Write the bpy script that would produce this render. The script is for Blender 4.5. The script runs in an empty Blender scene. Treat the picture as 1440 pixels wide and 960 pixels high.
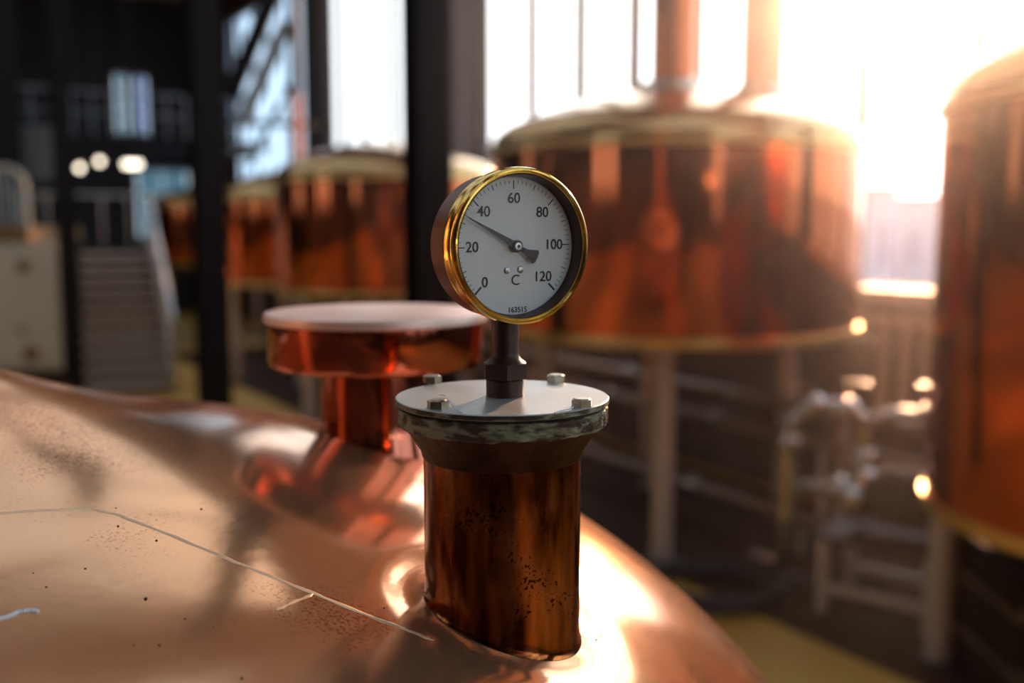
import bpy, bmesh, math, random
from mathutils import Vector, Matrix
random.seed(7)
C = bpy.context.scene
COL = C.collection
R = math.radians

# ------------------------------------------------------------------ camera, sky, sun, exposure
CAM_Z, PITCH, FPX = 2.2, R(6.5), 1400.0
cam_d = bpy.data.cameras.new('camera')
cam = bpy.data.objects.new('camera', cam_d); COL.objects.link(cam)
cam.location = (0, 0, CAM_Z); cam.rotation_euler = (R(90) - PITCH, 0, 0)
cam_d.sensor_width = 36; cam_d.lens = 35; cam_d.clip_start = .02; cam_d.clip_end = 500
cam_d.dof.use_dof = True; cam_d.dof.focus_distance = .672; cam_d.dof.aperture_fstop = 2.9
cam_d.dof.aperture_blades = 0
C.camera = cam

SUN_AZ, SUN_EL = R(22), R(14.5)          # azimuth clockwise from +Y
w = bpy.data.worlds.new('sky'); C.world = w; w.use_nodes = True
nt = w.node_tree; nt.nodes.clear()
def wn(t, **k):
    x = nt.nodes.new(t)
    for a, b in k.items(): setattr(x, a, b)
    return x
sdir = Vector((math.sin(SUN_AZ) * math.cos(SUN_EL), math.cos(SUN_AZ) * math.cos(SUN_EL), math.sin(SUN_EL)))
tc = wn('ShaderNodeTexCoord'); sep = wn('ShaderNodeSeparateXYZ'); nt.links.new(tc.outputs['Generated'], sep.inputs[0])
rp = wn('ShaderNodeValToRGB'); nt.links.new(sep.outputs[2], rp.inputs[0])       # hazy bright sky: whiter low down, bluer overhead
rp.color_ramp.elements[0].position = 0; rp.color_ramp.elements[0].color = (.86, .95, 1.0, 1)
rp.color_ramp.elements[1].position = .9; rp.color_ramp.elements[1].color = (.46, .62, .86, 1)
dt = wn('ShaderNodeVectorMath', operation='DOT_PRODUCT'); dt.inputs[1].default_value = sdir; nt.links.new(tc.outputs['Generated'], dt.inputs[0])
mr = wn('ShaderNodeMapRange'); mr.inputs['From Min'].default_value = .55; nt.links.new(dt.outputs['Value'], mr.inputs['Value'])
pw = wn('ShaderNodeMath', operation='POWER'); pw.inputs[1].default_value = 4.0; nt.links.new(mr.outputs[0], pw.inputs[0])
au = wn('ShaderNodeMix', data_type='RGBA', blend_type='ADD'); au.inputs[0].default_value = 1
sc_ = wn('ShaderNodeVectorMath', operation='SCALE'); sc_.inputs[0].default_value = (1.9, 1.75, 1.6); nt.links.new(pw.outputs[0], sc_.inputs['Scale'])
nt.links.new(rp.outputs[0], au.inputs[6]); nt.links.new(sc_.outputs[0], au.inputs[7])
bg = wn('ShaderNodeBackground'); bg.inputs['Strength'].default_value = 1.35
nt.links.new(au.outputs[2], bg.inputs[0])
wo = nt.nodes.new('ShaderNodeOutputWorld')
nt.links.new(bg.outputs[0], wo.inputs[0])
sun_d = bpy.data.lights.new('sun', 'SUN'); sun_d.energy = 5.0; sun_d.angle = R(2.5); sun_d.color = (1, .52, .28)
sun = bpy.data.objects.new('sun', sun_d); COL.objects.link(sun)
sun.rotation_euler = sdir.to_track_quat('Z', 'Y').to_euler(); sun.location = sdir * 60
C.view_settings.view_transform = 'Standard'; C.view_settings.look = 'None'
C.view_settings.gamma = 1; C.view_settings.use_curve_mapping = False
C.view_settings.exposure = 0.55
C.cycles.use_denoising = True
C.cycles.max_bounces = 8; C.cycles.diffuse_bounces = 3; C.cycles.glossy_bounces = 5
C.cycles.transparent_max_bounces = 12; C.cycles.sample_clamp_indirect = 6.0
C.cycles.caustics_reflective = True; C.cycles.blur_glossy = 0.5

# ------------------------------------------------------------------ helpers
def ray(px, py):
    u = (px - 720) / FPX; v = (480 - py) / FPX
    return Vector((u, math.cos(PITCH) + v * math.sin(PITCH), -math.sin(PITCH) + v * math.cos(PITCH)))
def at(px, py, Y):                      # real place of something seen at that pixel and Y metres ahead
    d = ray(px, py); return Vector((0, 0, CAM_Z)) + d * (Y / d.y)
def on_z(px, py, z):
    d = ray(px, py); return Vector((0, 0, CAM_Z)) + d * ((z - CAM_Z) / d.z)

HN = Vector((.846, .534, 0)).normalized()       # across the hall, towards the window wall
HD = Vector((-.534, .846, 0)).normalized()      # along the hall
HROT = math.atan2(HN.y, HN.x)
def hall(n, s, z=0): return HN * n + HD * s + Vector((0, 0, z))

class MB:
    def __init__(s): s.bm = bmesh.new()
    def box(s, c, size, rot=None, bevel=0):
        m = Matrix.Translation(Vector(c)) @ (rot.to_4x4() if rot else Matrix.Identity(4)) @ Matrix.Diagonal((*size, 1))
        r = bmesh.ops.create_cube(s.bm, size=1, matrix=m)
        if bevel:
            es = list({e for v in r['verts'] for e in v.link_edges})
            bmesh.ops.bevel(s.bm, geom=es, offset=bevel, segments=2, affect='EDGES', clamp_overlap=True)
        return s
    def bar(s, a, b, w_, h_, up=(0, 0, 1), bevel=0):
        a, b = Vector(a), Vector(b); y = (b - a).normalized(); up = Vector(up)
        x = y.cross(up)
        if x.length < 1e-4: x = y.cross(Vector((0, 1, 0)))
        x.normalize(); z = x.cross(y)
        s.box((a + b) / 2, (w_, (b - a).length, h_), Matrix((x, y, z)).transposed(), bevel); return s
    def rod(s, a, b, r0, r1=None, seg=20, caps=True):
        a, b = Vector(a), Vector(b); d = b - a
        m = Matrix.Translation((a + b) / 2) @ d.to_track_quat('Z', 'Y').to_matrix().to_4x4()
        bmesh.ops.create_cone(s.bm, cap_ends=caps, segments=seg, radius1=r0, radius2=r0 if r1 is None else r1, depth=d.length, matrix=m)
        return s
    def ball(s, c, r, u=14, v=10):
        bmesh.ops.create_uvsphere(s.bm, u_segments=u, v_segments=v, radius=r, matrix=Matrix.Translation(Vector(c))); return s
    def lathe(s, prof, seg=64, mat=None, close=False):
        rings = []
        for r, z in prof:
            if r < 1e-6:
                p = Vector((0, 0, z)); rings.append([s.bm.verts.new(mat @ p if mat else p)])
            else:
                ring = []
                for i in range(seg):
                    t = 2 * math.pi * i / seg
                    p = Vector((r * math.cos(t), r * math.sin(t), z)); ring.append(s.bm.verts.new(mat @ p if mat else p))
                rings.append(ring)
        pairs = list(zip(rings, rings[1:])) + ([(rings[-1], rings[0])] if close else [])
        for A, B in pairs:
            for i in range(seg):
                j = (i + 1) % seg
                if len(A) == 1 and len(B) == 1: continue
                if len(A) == 1: s.bm.faces.new((A[0], B[j], B[i]))
                elif len(B) == 1: s.bm.faces.new((A[i], A[j], B[0]))
                else: s.bm.faces.new((A[i], A[j], B[j], B[i]))
        return s
    def tube(s, pts, r, seg=10, closed=False):
        pts = [Vector(p) for p in pts]; n = len(pts); rings = []
        rr = r if isinstance(r, (list, tuple)) else [r] * n
        prev = None
        for i, p in enumerate(pts):
            if closed: t = (pts[(i + 1) % n] - pts[i - 1]).normalized()
            else: t = (pts[min(i + 1, n - 1)] - pts[max(i - 1, 0)]).normalized()
            if prev is None:
                x = t.cross(Vector((0, 0, 1)))
                if x.length < 1e-3: x = t.cross(Vector((0, 1, 0)))
            else: x = prev - t * prev.dot(t)
            x.normalize(); prev = x; y = t.cross(x)
            rings.append([s.bm.verts.new(p + (x * math.cos(2 * math.pi * k / seg) + y * math.sin(2 * math.pi * k / seg)) * rr[i]) for k in range(seg)])
        pr = list(zip(rings, rings[1:])) + ([(rings[-1], rings[0])] if closed else [])
        for A, B in pr:
            for k in range(seg):
                s.bm.faces.new((A[k], A[(k + 1) % seg], B[(k + 1) % seg], B[k]))
        if not closed:
            s.bm.faces.new(rings[0][::-1]); s.bm.faces.new(rings[-1])
        return s
    def prism(s, poly, y0, y1):        # polygon in local XZ, extruded along Y
        a = [s.bm.verts.new((x, y0, z)) for x, z in poly]; b = [s.bm.verts.new((x, y1, z)) for x, z in poly]
        n = len(poly); s.bm.faces.new(a); s.bm.faces.new(b[::-1])
        for i in range(n): s.bm.faces.new((a[i], b[i], b[(i + 1) % n], a[(i + 1) % n]))
        return s
    def build(s, name, mat, parent=None, loc=None, rotz=0, angle=35):
        bmesh.ops.recalc_face_normals(s.bm, faces=s.bm.faces)
        me = bpy.data.meshes.new(name); s.bm.to_mesh(me); s.bm.free()
        for p in me.polygons: p.use_smooth = True
        me.set_sharp_from_angle(angle=R(angle))
        me.materials.append(mat)
        o = bpy.data.objects.new(name, me); COL.objects.link(o)
        if parent: o.parent = parent
        if loc is not None: o.location = loc
        o.rotation_euler.z = rotz
        return o

def tag(o, label, cat, group=None, kind=None):
    o['label'] = label; o['category'] = cat
    if group: o['group'] = group
    if kind: o['kind'] = kind
    return o
def thing(name, label, cat, loc=(0, 0, 0), rotz=0, group=None):
    o = bpy.data.objects.new(name, None); COL.objects.link(o); o.empty_display_size = .1
    o.location = loc; o.rotation_euler.z = rotz
    return tag(o, label, cat, group)
def struct(o): o['kind'] = 'structure'; return o

# ------------------------------------------------------------------ materials
def mat(name, col, rough=.5, metal=0.0, var=0.0, scale=6.0, col2=None, bump=0.0, bscale=30.0, rvar=0.0, coat=0, stretch=None):
    m = bpy.data.materials.new(name); m.use_nodes = True; n = m.node_tree; b = n.nodes['Principled BSDF']
    b.inputs['Base Color'].default_value = (*col, 1); b.inputs['Roughness'].default_value = rough; b.inputs['Metallic'].default_value = metal
    if coat: b.inputs['Coat Weight'].default_value = coat
    tc = n.nodes.new('ShaderNodeTexCoord'); vec = tc.outputs['Object']
    if stretch:
        mp = n.nodes.new('ShaderNodeMapping'); mp.inputs['Scale'].default_value = stretch
        n.links.new(vec, mp.inputs['Vector']); vec = mp.outputs['Vector']
    if var or rvar:
        no = n.nodes.new('ShaderNodeTexNoise'); no.inputs['Scale'].default_value = scale; no.inputs['Detail'].default_value = 7
        n.links.new(vec, no.inputs['Vector'])
        if var:
            rp = n.nodes.new('ShaderNodeValToRGB'); rp.color_ramp.elements[0].position = .5 - .25; rp.color_ramp.elements[1].position = .72
            c2 = col2 or tuple(max(0, c * (1 - var)) for c in col)
            rp.color_ramp.elements[0].color = (*c2, 1); rp.color_ramp.elements[1].color = (*col, 1)
            n.links.new(no.outputs['Fac'], rp.inputs[0]); n.links.new(rp.outputs[0], b.inputs['Base Color'])
        if rvar:
            mr = n.nodes.new('ShaderNodeMapRange'); mr.inputs['To Min'].default_value = max(.02, rough - rvar); mr.inputs['To Max'].default_value = rough + rvar
            mr.inputs['From Min'].default_value = .3; mr.inputs['From Max'].default_value = .7
            n.links.new(no.outputs['Fac'], mr.inputs['Value']); n.links.new(mr.outputs[0], b.inputs['Roughness'])
    if bump:
        nb = n.nodes.new('ShaderNodeTexNoise'); nb.inputs['Scale'].default_value = bscale; nb.inputs['Detail'].default_value = 4
        n.links.new(vec, nb.inputs['Vector'])
        bp = n.nodes.new('ShaderNodeBump'); bp.inputs['Strength'].default_value = bump; bp.inputs['Distance'].default_value = .004
        n.links.new(nb.outputs['Fac'], bp.inputs['Height']); n.links.new(bp.outputs[0], b.inputs['Normal'])
    return m
def thin_glass(name, refl=.9, tint=(1, 1, 1)):
    m = bpy.data.materials.new(name); m.use_nodes = True; n = m.node_tree; n.nodes.clear()
    tr = n.nodes.new('ShaderNodeBsdfTransparent'); tr.inputs[0].default_value = (*tint, 1)
    gl = n.nodes.new('ShaderNodeBsdfGlossy'); gl.inputs['Roughness'].default_value = .01
    fr = n.nodes.new('ShaderNodeFresnel'); fr.inputs['IOR'].default_value = 1.45
    ml = n.nodes.new('ShaderNodeMath'); ml.operation = 'MULTIPLY'; ml.inputs[1].default_value = refl
    mx = n.nodes.new('ShaderNodeMixShader'); o = n.nodes.new('ShaderNodeOutputMaterial')
    ge = n.nodes.new('ShaderNodeNewGeometry'); fm = n.nodes.new('ShaderNodeMath'); fm.operation = 'SUBTRACT'; fm.inputs[0].default_value = 1
    n.links.new(ge.outputs['Backfacing'], fm.inputs[1]); ml2 = n.nodes.new('ShaderNodeMath'); ml2.operation = 'MULTIPLY'   # reflect once, on the outer face
    n.links.new(fr.outputs[0], ml2.inputs[0]); n.links.new(fm.outputs[0], ml2.inputs[1]); n.links.new(ml2.outputs[0], ml.inputs[0]); n.links.new(ml.outputs[0], mx.inputs[0])
    n.links.new(tr.outputs[0], mx.inputs[1]); n.links.new(gl.outputs[0], mx.inputs[2]); n.links.new(mx.outputs[0], o.inputs[0])
    return m
def glow(name, col, s):
    m = bpy.data.materials.new(name); m.use_nodes = True; n = m.node_tree; n.nodes.clear()
    e = n.nodes.new('ShaderNodeEmission'); e.inputs[0].default_value = (*col, 1); e.inputs[1].default_value = s
    o = n.nodes.new('ShaderNodeOutputMaterial'); n.links.new(e.outputs[0], o.inputs[0]); return m

M = {}
M['dome'] = mat('worn_copper', (.93, .535, .305), .15, .86, .14, 4, (.84, .45, .24), .07, 14, .05)
def speckle(m):
    n = m.node_tree; b = n.nodes['Principled BSDF']; src = b.inputs['Base Color'].links[0].from_socket
    tc = n.nodes.new('ShaderNodeTexCoord'); v = n.nodes.new('ShaderNodeTexNoise'); v.inputs['Scale'].default_value = 420; v.inputs['Detail'].default_value = 2
    v2 = n.nodes.new('ShaderNodeTexNoise'); v2.inputs['Scale'].default_value = 9; v2.inputs['Detail'].default_value = 5
    for q in (v, v2): n.links.new(tc.outputs['Object'], q.inputs['Vector'])
    mu = n.nodes.new('ShaderNodeMath'); mu.operation = 'MULTIPLY'; n.links.new(v.outputs[0], mu.inputs[0]); n.links.new(v2.outputs[0], mu.inputs[1])
    r = n.nodes.new('ShaderNodeValToRGB'); r.color_ramp.elements[0].position = .30; r.color_ramp.elements[0].color = (1, 1, 1, 1); r.color_ramp.elements[1].position = .42; r.color_ramp.elements[1].color = (.55, .42, .32, 1)
    n.links.new(mu.outputs[0], r.inputs[0])
    mx = n.nodes.new('ShaderNodeMix'); mx.data_type = 'RGBA'; mx.blend_type = 'MULTIPLY'; mx.inputs[0].default_value = 1
    n.links.new(src, mx.inputs[6]); n.links.new(r.outputs[0], mx.inputs[7]); n.links.new(mx.outputs[2], b.inputs['Base Color'])
speckle(M['dome'])
M['seam'] = mat('bright_weld', (.95, .66, .42), .34, .6, .1, 40)
M['stub'] = mat('aged_copper', (.66, .235, .085), .17, 1, .75, 22, (.20, .06, .025), .25, 60, .08, stretch=(1, 1, .35))
def stub_material():
    m = bpy.data.materials.new('aged_copper'); m.use_nodes = True; n = m.node_tree; b = n.nodes['Principled BSDF']; b.inputs['Metallic'].default_value = 1
    tc = n.nodes.new('ShaderNodeTexCoord'); mp = n.nodes.new('ShaderNodeMapping'); mp.inputs['Scale'].default_value = (1, 1, .22); n.links.new(tc.outputs['Object'], mp.inputs[0])
    a = n.nodes.new('ShaderNodeTexNoise'); a.inputs['Scale'].default_value = 55; a.inputs['Detail'].default_value = 6; n.links.new(mp.outputs[0], a.inputs['Vector'])
    ra = n.nodes.new('ShaderNodeValToRGB'); ra.color_ramp.elements[0].position = .40; ra.color_ramp.elements[0].color = (.085, .02, .007, 1); ra.color_ramp.elements[1].position = .64; ra.color_ramp.elements[1].color = (.58, .19, .055, 1)
    n.links.new(a.outputs[0], ra.inputs[0])
    c = n.nodes.new('ShaderNodeTexNoise'); c.inputs['Scale'].default_value = 420; c.inputs['Detail'].default_value = 3; n.links.new(tc.outputs['Object'], c.inputs['Vector'])
    d = n.nodes.new('ShaderNodeTexNoise'); d.inputs['Scale'].default_value = 24; n.links.new(tc.outputs['Object'], d.inputs['Vector'])
    mu = n.nodes.new('ShaderNodeMath'); mu.operation = 'MULTIPLY'; n.links.new(c.outputs[0], mu.inputs[0]); n.links.new(d.outputs[0], mu.inputs[1])
    rc = n.nodes.new('ShaderNodeValToRGB'); rc.color_ramp.elements[0].position = .36; rc.color_ramp.elements[0].color = (1, 1, 1, 1); rc.color_ramp.elements[1].position = .41; rc.color_ramp.elements[1].color = (.15, .08, .05, 1)
    n.links.new(mu.outputs[0], rc.inputs[0])
    mx = n.nodes.new('ShaderNodeMix'); mx.data_type = 'RGBA'; mx.blend_type = 'MULTIPLY'; mx.inputs[0].default_value = 1
    n.links.new(ra.outputs[0], mx.inputs[6]); n.links.new(rc.outputs[0], mx.inputs[7]); n.links.new(mx.outputs[2], b.inputs['Base Color'])
    mr = n.nodes.new('ShaderNodeMapRange'); mr.inputs['From Min'].default_value = .35; mr.inputs['From Max'].default_value = .65; mr.inputs['To Min'].default_value = .12; mr.inputs['To Max'].default_value = .30
    n.links.new(d.outputs[0], mr.inputs['Value']); n.links.new(mr.outputs[0], b.inputs['Roughness'])
    bp = n.nodes.new('ShaderNodeBump'); bp.inputs['Strength'].default_value = .35; bp.inputs['Distance'].default_value = .0012; n.links.new(a.outputs[0], bp.inputs['Height']); n.links.new(bp.outputs[0], b.inputs['Normal'])
    return m
M['stub'] = stub_material()
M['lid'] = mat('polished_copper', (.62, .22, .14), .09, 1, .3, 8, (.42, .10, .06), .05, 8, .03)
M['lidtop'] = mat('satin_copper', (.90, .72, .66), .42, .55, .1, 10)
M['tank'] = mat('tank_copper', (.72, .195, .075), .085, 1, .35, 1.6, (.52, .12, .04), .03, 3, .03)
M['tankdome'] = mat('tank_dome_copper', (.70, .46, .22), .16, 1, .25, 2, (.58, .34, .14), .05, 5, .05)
M['brass'] = mat('polished_brass', (.83, .56, .14), .14, 1, .25, 40, (.60, .36, .07), .08, 60, .05)
M['brassband'] = mat('brass_band', (.85, .60, .22), .36, 1, .15, 6)
M['case'] = mat('brown_case', (.16, .065, .045), .38, .25, .2, 25)
M['recess'] = mat('dark_recess', (.055, .02, .015), .45)
M['dial'] = mat('white_enamel', (.88, .90, .91), .45, 0, .03, 30)
M['ink'] = mat('black_ink', (.012, .01, .012), .5)
M['needle'] = mat('needle_lacquer', (.035, .012, .01), .35)
M['screw'] = mat('nickel_screw', (.55, .53, .5), .3, 1)
M['stem'] = mat('bronzed_steel', (.07, .042, .032), .42, .6, .3, 40, bump=.1, bscale=200)
M['plate'] = mat('zinc_plate', (.44, .50, .50), .36, .55, .2, 14, (.30, .34, .34), .1, 90, .08)
M['rimpatina'] = mat('grimy_rim', (.25, .25, .16), .6, .3, .8, 60, (.055, .035, .02), .6, 120, stretch=(1, 1, 2.6))
for q, e in zip((.44, .58), next(x for x in M['rimpatina'].node_tree.nodes if x.type == 'VALTORGB').color_ramp.elements): e.position = q
M['gasket'] = mat('dirty_gasket', (.06, .045, .03), .75, 0, .6, 60, (.015, .01, .008), .8, 90)
M['bolt'] = mat('bolt_steel', (.50, .46, .38), .33, 1, .4, 90, (.25, .19, .12))
M['thread'] = mat('white_thread', (.75, .77, .82), .7)
M['crumb'] = mat('dark_crumb', (.02, .012, .01), .8)
M['steelblack'] = mat('black_painted_steel', (.006, .0045, .006), .5, 0, .3, 3)
M['steelviolet'] = mat('dark_pier_paint', (.022, .013, .017), .55, 0, .2, 2)
M['grey'] = mat('grey_frame_paint', (.33, .38, .42), .4, 0, .1, 4)
M['floor'] = mat('ochre_floor', (.60, .35, .065), .55, 0, .35, .7, (.38, .215, .035), .05, 8, .1)
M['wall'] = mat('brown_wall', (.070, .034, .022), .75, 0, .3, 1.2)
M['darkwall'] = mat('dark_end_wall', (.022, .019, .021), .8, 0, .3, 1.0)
M['ceiling'] = mat('timber_ceiling', (.50, .36, .24), .7, 0, .25, 1.5, stretch=(.3, 4, 1))
M['stainless'] = mat('stainless_steel', (.62, .58, .54), .22, 1, .2, 8, rvar=.06)
M['legsteel'] = mat('satin_leg_steel', (.62, .50, .40), .42, .3, .2, 5)
M['iron'] = mat('dark_iron', (.03, .022, .018), .5, .5, .3, 8)
M['steelblack'].node_tree.nodes['Principled BSDF'].inputs['Specular IOR Level'].default_value = .2
M['cream'] = mat('cream_enamel', (.62, .58, .47), .5, 0, .12, 3)
M['stain'] = mat('rust_brown', (.30, .17, .06), .8, 0, .5, 12)
M['tread'] = mat('worn_stair_tread', (.30, .24, .19), .35, .2, .3, 7)
M['rail'] = mat('pale_rail_steel', (.82, .84, .86), .3, .15, .1, 6)
M['riser'] = mat('brown_riser', (.10, .072, .052), .5, 0, .3, 8)
M['deckblack'] = mat('added_deck_black', (.008, .006, .006), .95, 0, .3, 5)  # matt black so the added deck reflects dark
M['lip'] = mat('blackened_copper_lip', (.06, .021, .010), .45, .85, .8, 60, (.02, .01, .006), .3, 90)
M['pipesteel'] = mat('dull_pipe_steel', (.30, .22, .16), .38, .8, .3, 6)
M['floor'].node_tree.nodes['Principled BSDF'].inputs['Specular IOR Level'].default_value = .25
M['shadefill'] = mat('shade_black_brown', (.050, .028, .014), .8, 0, .3, 3)  # shade under the tanks put into a dark colour
M['shadefill'].node_tree.nodes['Principled BSDF'].inputs['Specular IOR Level'].default_value = .08
M['nosing'] = mat('glint_nosing', (.72, .64, .55), .3, .3, .3, 9)  # pale tone stands in for glints on the tread edges
M['palewin'] = mat('flare_pale_window', (.42, .36, .43), .5)  # outdoor windows paled like their walls, for the flare
M['addedlamp'] = glow('added_lamp_glow', (1, .80, .52), 14)  # glow of the unseen lamps added behind the camera
M['hose'] = mat('dark_rubber', (.03, .02, .016), .45)
M['glass'] = thin_glass('window_glass')
M['dimglass'] = thin_glass('grimy_blue_glass', .9, (.20, .29, .33))
M['blueglass'] = thin_glass('blue_tinted_glass', .9, (.12, .24, .42))
M['paleglass'] = thin_glass('dusty_pale_glass', .9, (.78, .88, .97))
M['roofglass'] = thin_glass('dimming_roof_glass', .9, (.80, .755, .70))  # tint dims the light through the added rooflights
M['gaugeglass'] = thin_glass('gauge_glass', .45, (.96, .97, .97))
M['lamp'] = glow('lamp_glow', (1, .86, .66), 4)
M['pale'] = mat('flare_pale_wall', (.62, .55, .60), .8, 0, .1, .5)  # building walls paled to carry the flare over them
M['ground'] = mat('outdoor_paving', (.35, .33, .31), .85, 0, .2, .4)
M['pinkpipe'] = mat('red_oxide_pipe', (.42, .10, .06), .4, .1, .15, 3)
M['radiator'] = mat('radiator_paint', (.50, .36, .25), .45, 0, .1, 5)

# ------------------------------------------------------------------ the hall
S0, S1, N0, N1, ZC = -6.0, 27.0, -6.5, 7.5, 8.0
SILL, HEAD = 1.62, 7.3
def hbox(mb, n0, n1, s0, s1, z0, z1):
    mb.box(hall((n0 + n1) / 2, (s0 + s1) / 2, (z0 + z1) / 2), (n1 - n0, s1 - s0, z1 - z0), Matrix.Rotation(HROT, 3, 'Z')); return mb
struct(hbox(MB(), N0 - .3, N1 + .3, S0 - .3, S1 + .3, -.2, 0).build('floor', M['floor']))
ADDED_ROOFLIGHTS = [(-3.4, -.8, -4.0, 4.5), (-3.4, -.8, 6.5, 20.0), (.2, 4.8, -4.0, 4.5), (.2, 4.8, 6.5, 20.0)]  # unseen rooflights added for overhead light and dome reflections
mb = MB()
for n0, n1, s0, s1 in [(N0 - .3, -3.4, S0 - .3, S1 + .3), (-.8, .2, S0 - .3, S1 + .3), (4.8, N1 + .3, S0 - .3, S1 + .3)] + [(a, b, c, d) for a, b in ((-3.4, -.8), (.2, 4.8)) for c, d in ((S0 - .3, -4.0), (4.5, 6.5), (20.0, S1 + .3))]:
    hbox(mb, n0, n1, s0, s1, ZC, ZC + .2)
struct(mb.build('ceiling', M['ceiling']))
def wall_with_holes(name, m, fixed, lo, hi, holes, along):          # holes: (a0, a1, z0, z1)
    mb = MB()
    def put(a0, a1, z0, z1):
        if a1 - a0 < 1e-4 or z1 - z0 < 1e-4: return
        if along == 's': hbox(mb, fixed[0], fixed[1], a0, a1, z0, z1)
        else: hbox(mb, a0, a1, fixed[0], fixed[1], z0, z1)
    c = lo
    for a0, a1, z0, z1 in sorted(holes):
        put(c, a0, 0, ZC); put(a0, a1, 0, z0); put(a0, a1, z1, ZC); c = a1
    put(c, hi, 0, ZC)
    return struct(mb.build(name, m))
win_right = [(-4.6, .7, SILL, HEAD), (1.75, 12.95, SILL, HEAD), (13.62, 18.95, SILL, HEAD), (19.40, 25.2, SILL, HEAD)]
win_left = [(a, a + .9, 1.7, 6.2) for a in (2.0, 3.6, 9.0, 10.6, 16.0, 17.6)]
win_back = [(1.0, 2.4, 1.0, 7.2), (2.8, 4.2, 1.0, 7.2), (4.6, 6.2, 1.0, 7.2)]
wall_with_holes('wall_right', M['wall'], (N1, N1 + .3), S0, S1, win_right, 's')
wall_with_holes('wall_left', M['darkwall'], (N0 - .3, N0), S0, S1, win_left, 's')
wall_with_holes('wall_back', M['darkwall'], (S0 - .3, S0), N0 - .3, N1 + .3, win_back, 'n')

def portal(c, sx, sy, normal):
    l = bpy.data.lights.new('window_portal', 'AREA'); l.shape = 'RECTANGLE'; l.size = sx; l.size_y = sy; l.cycles.is_portal = True
    o = bpy.data.objects.new('window_portal', l); COL.objects.link(o); o.location = c
    o.rotation_euler = (-normal).to_track_quat('Z', 'Y').to_euler() if False else normal.to_track_quat('-Z', 'Z').to_euler()

wid = [0]
def window(axis, fixed, a0, a1, z0, z1, bars, latches=(), m='grey', thick=.07, glass='glass'):
    """a glazed opening: frame, mullions, one pane per field, sill, latches"""
    wid[0] += 1
    root = bpy.data.objects.new('window_%d' % wid[0], None); COL.objects.link(root); root['kind'] = 'structure'
    mid = (a0 + a1) / 2
    root.location = hall(fixed, mid) if axis == 's' else hall(mid, fixed)
    root.rotation_euler.z = HROT if axis == 'n' else HROT + R(90)     # local x runs along the wall
    L = lambda a: a - mid
    f = MB()
    for a in (a0, a1): f.box((L(a) + (.04 if a == a0 else -.04), 0, (z0 + z1) / 2), (.08, thick, z1 - z0))
    for z in (z0, z1): f.box((0, 0, z + (.04 if z == z0 else -.04)), (a1 - a0, thick, .08))
    f.build('frame', M[m], root)
    mw = lambda b: .028 if axis == 'n' else (.22 if 9 < b < 18.5 else .13)
    for b in bars:
        MB().box((L(b), 0, (z0 + z1) / 2), (mw(b), thick * .8, z1 - z0 - .16)).build('mullion', M[m], root)
    edges = [a0 + .08] + sorted(bars) + [a1 - .08]
    for p, q in zip(edges, edges[1:]):
        MB().box((L((p + q) / 2), 0, (z0 + z1) / 2), (q - p - .05, .006, z1 - z0 - .16)).build('pane', M[glass], root)
    for b, z in latches:
        MB().box((L(b), -.03 if axis == 's' else .03, z), (.06, .08, .14), bevel=.015).build('latch', M['iron'], root)
    return root
def spread(a0, a1, n): return [a0 + (a1 - a0) * (i + 1) / n for i in range(n - 1)]
window('s', N1 + .1, *win_right[1], bars=[2.78, 3.88, 4.97, 6.09, 7.18, 8.26, 9.35, 10.42, 11.53],
       latches=[(11.53, 5.1), (9.35, 4.1), (6.09, 3.5), (4.97, 3.5), (10.42, 5.2)], m='steelviolet')
window('s', N1 + .1, *win_right[2], bars=[14.8, 15.9, 17.05, 18.0], latches=[(15.9, 5.05), (17.05, 5.07), (14.8, 5.05)], m='steelviolet')
window('s', N1 + .1, *win_right[3], bars=spread(19.40, 25.2, 6), glass='paleglass')
window('s', N1 + .1, *win_right[0], bars=spread(-4.6, .7, 5))
for q in win_left: window('s', N0 - .1, *q, bars=[])
for q in win_back: window('n', S0 - .1, *q, bars=spread(q[0], q[1], 2))
for a0, a1, z0, z1 in win_right: portal(hall(N1 + .28, (a0 + a1) / 2, (z0 + z1) / 2), a1 - a0, z1 - z0, -HN)
for a0, a1, z0, z1 in win_left: portal(hall(N0 - .28, (a0 + a1) / 2, (z0 + z1) / 2), a1 - a0, z1 - z0, HN)
for a0, a1, z0, z1 in win_back: portal(hall((a0 + a1) / 2, S0 - .28, (z0 + z1) / 2), a1 - a0, z1 - z0, HD)
for i, (n0, n1, s0, s1) in enumerate(ADDED_ROOFLIGHTS):
    root = bpy.data.objects.new('window_%d' % (wid[0] + 1), None); COL.objects.link(root); root['kind'] = 'structure'; wid[0] += 1
    root.location = hall((n0 + n1) / 2, (s0 + s1) / 2, ZC + .1); root.rotation_euler.z = HROT
    wn, ws = n1 - n0, s1 - s0
    f = MB()
    for k in (-1, 1): f.box((k * (wn / 2 - .05), 0, 0), (.1, ws, .16)).box((0, k * (ws / 2 - .05), 0), (wn, .1, .16))
    f.build('frame', M['grey'], root)
    for k in range(1, 6): MB().box((0, -ws / 2 + ws * k / 6, 0), (wn - .2, .06, .14)).build('glazing_bar', M['grey'], root)
    for k in range(6): MB().box((0, -ws / 2 + ws * (k + .5) / 6, .02), (wn - .2, ws / 6 - .06, .008)).build('pane', M['roofglass'], root)
    portal(hall((n0 + n1) / 2, (s0 + s1) / 2, ZC + .22), wn, ws, Vector((0, 0, -1)))
# stone sills inside the right-hand windows
for i, (a0, a1, z0, z1) in enumerate(win_right):
    struct(hbox(MB(), N1 - .22, N1 + .02, a0 - .1, a1 + .1, SILL - .07, SILL + .06).build('trim_%d' % (i + 1), M['cream']))
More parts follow.
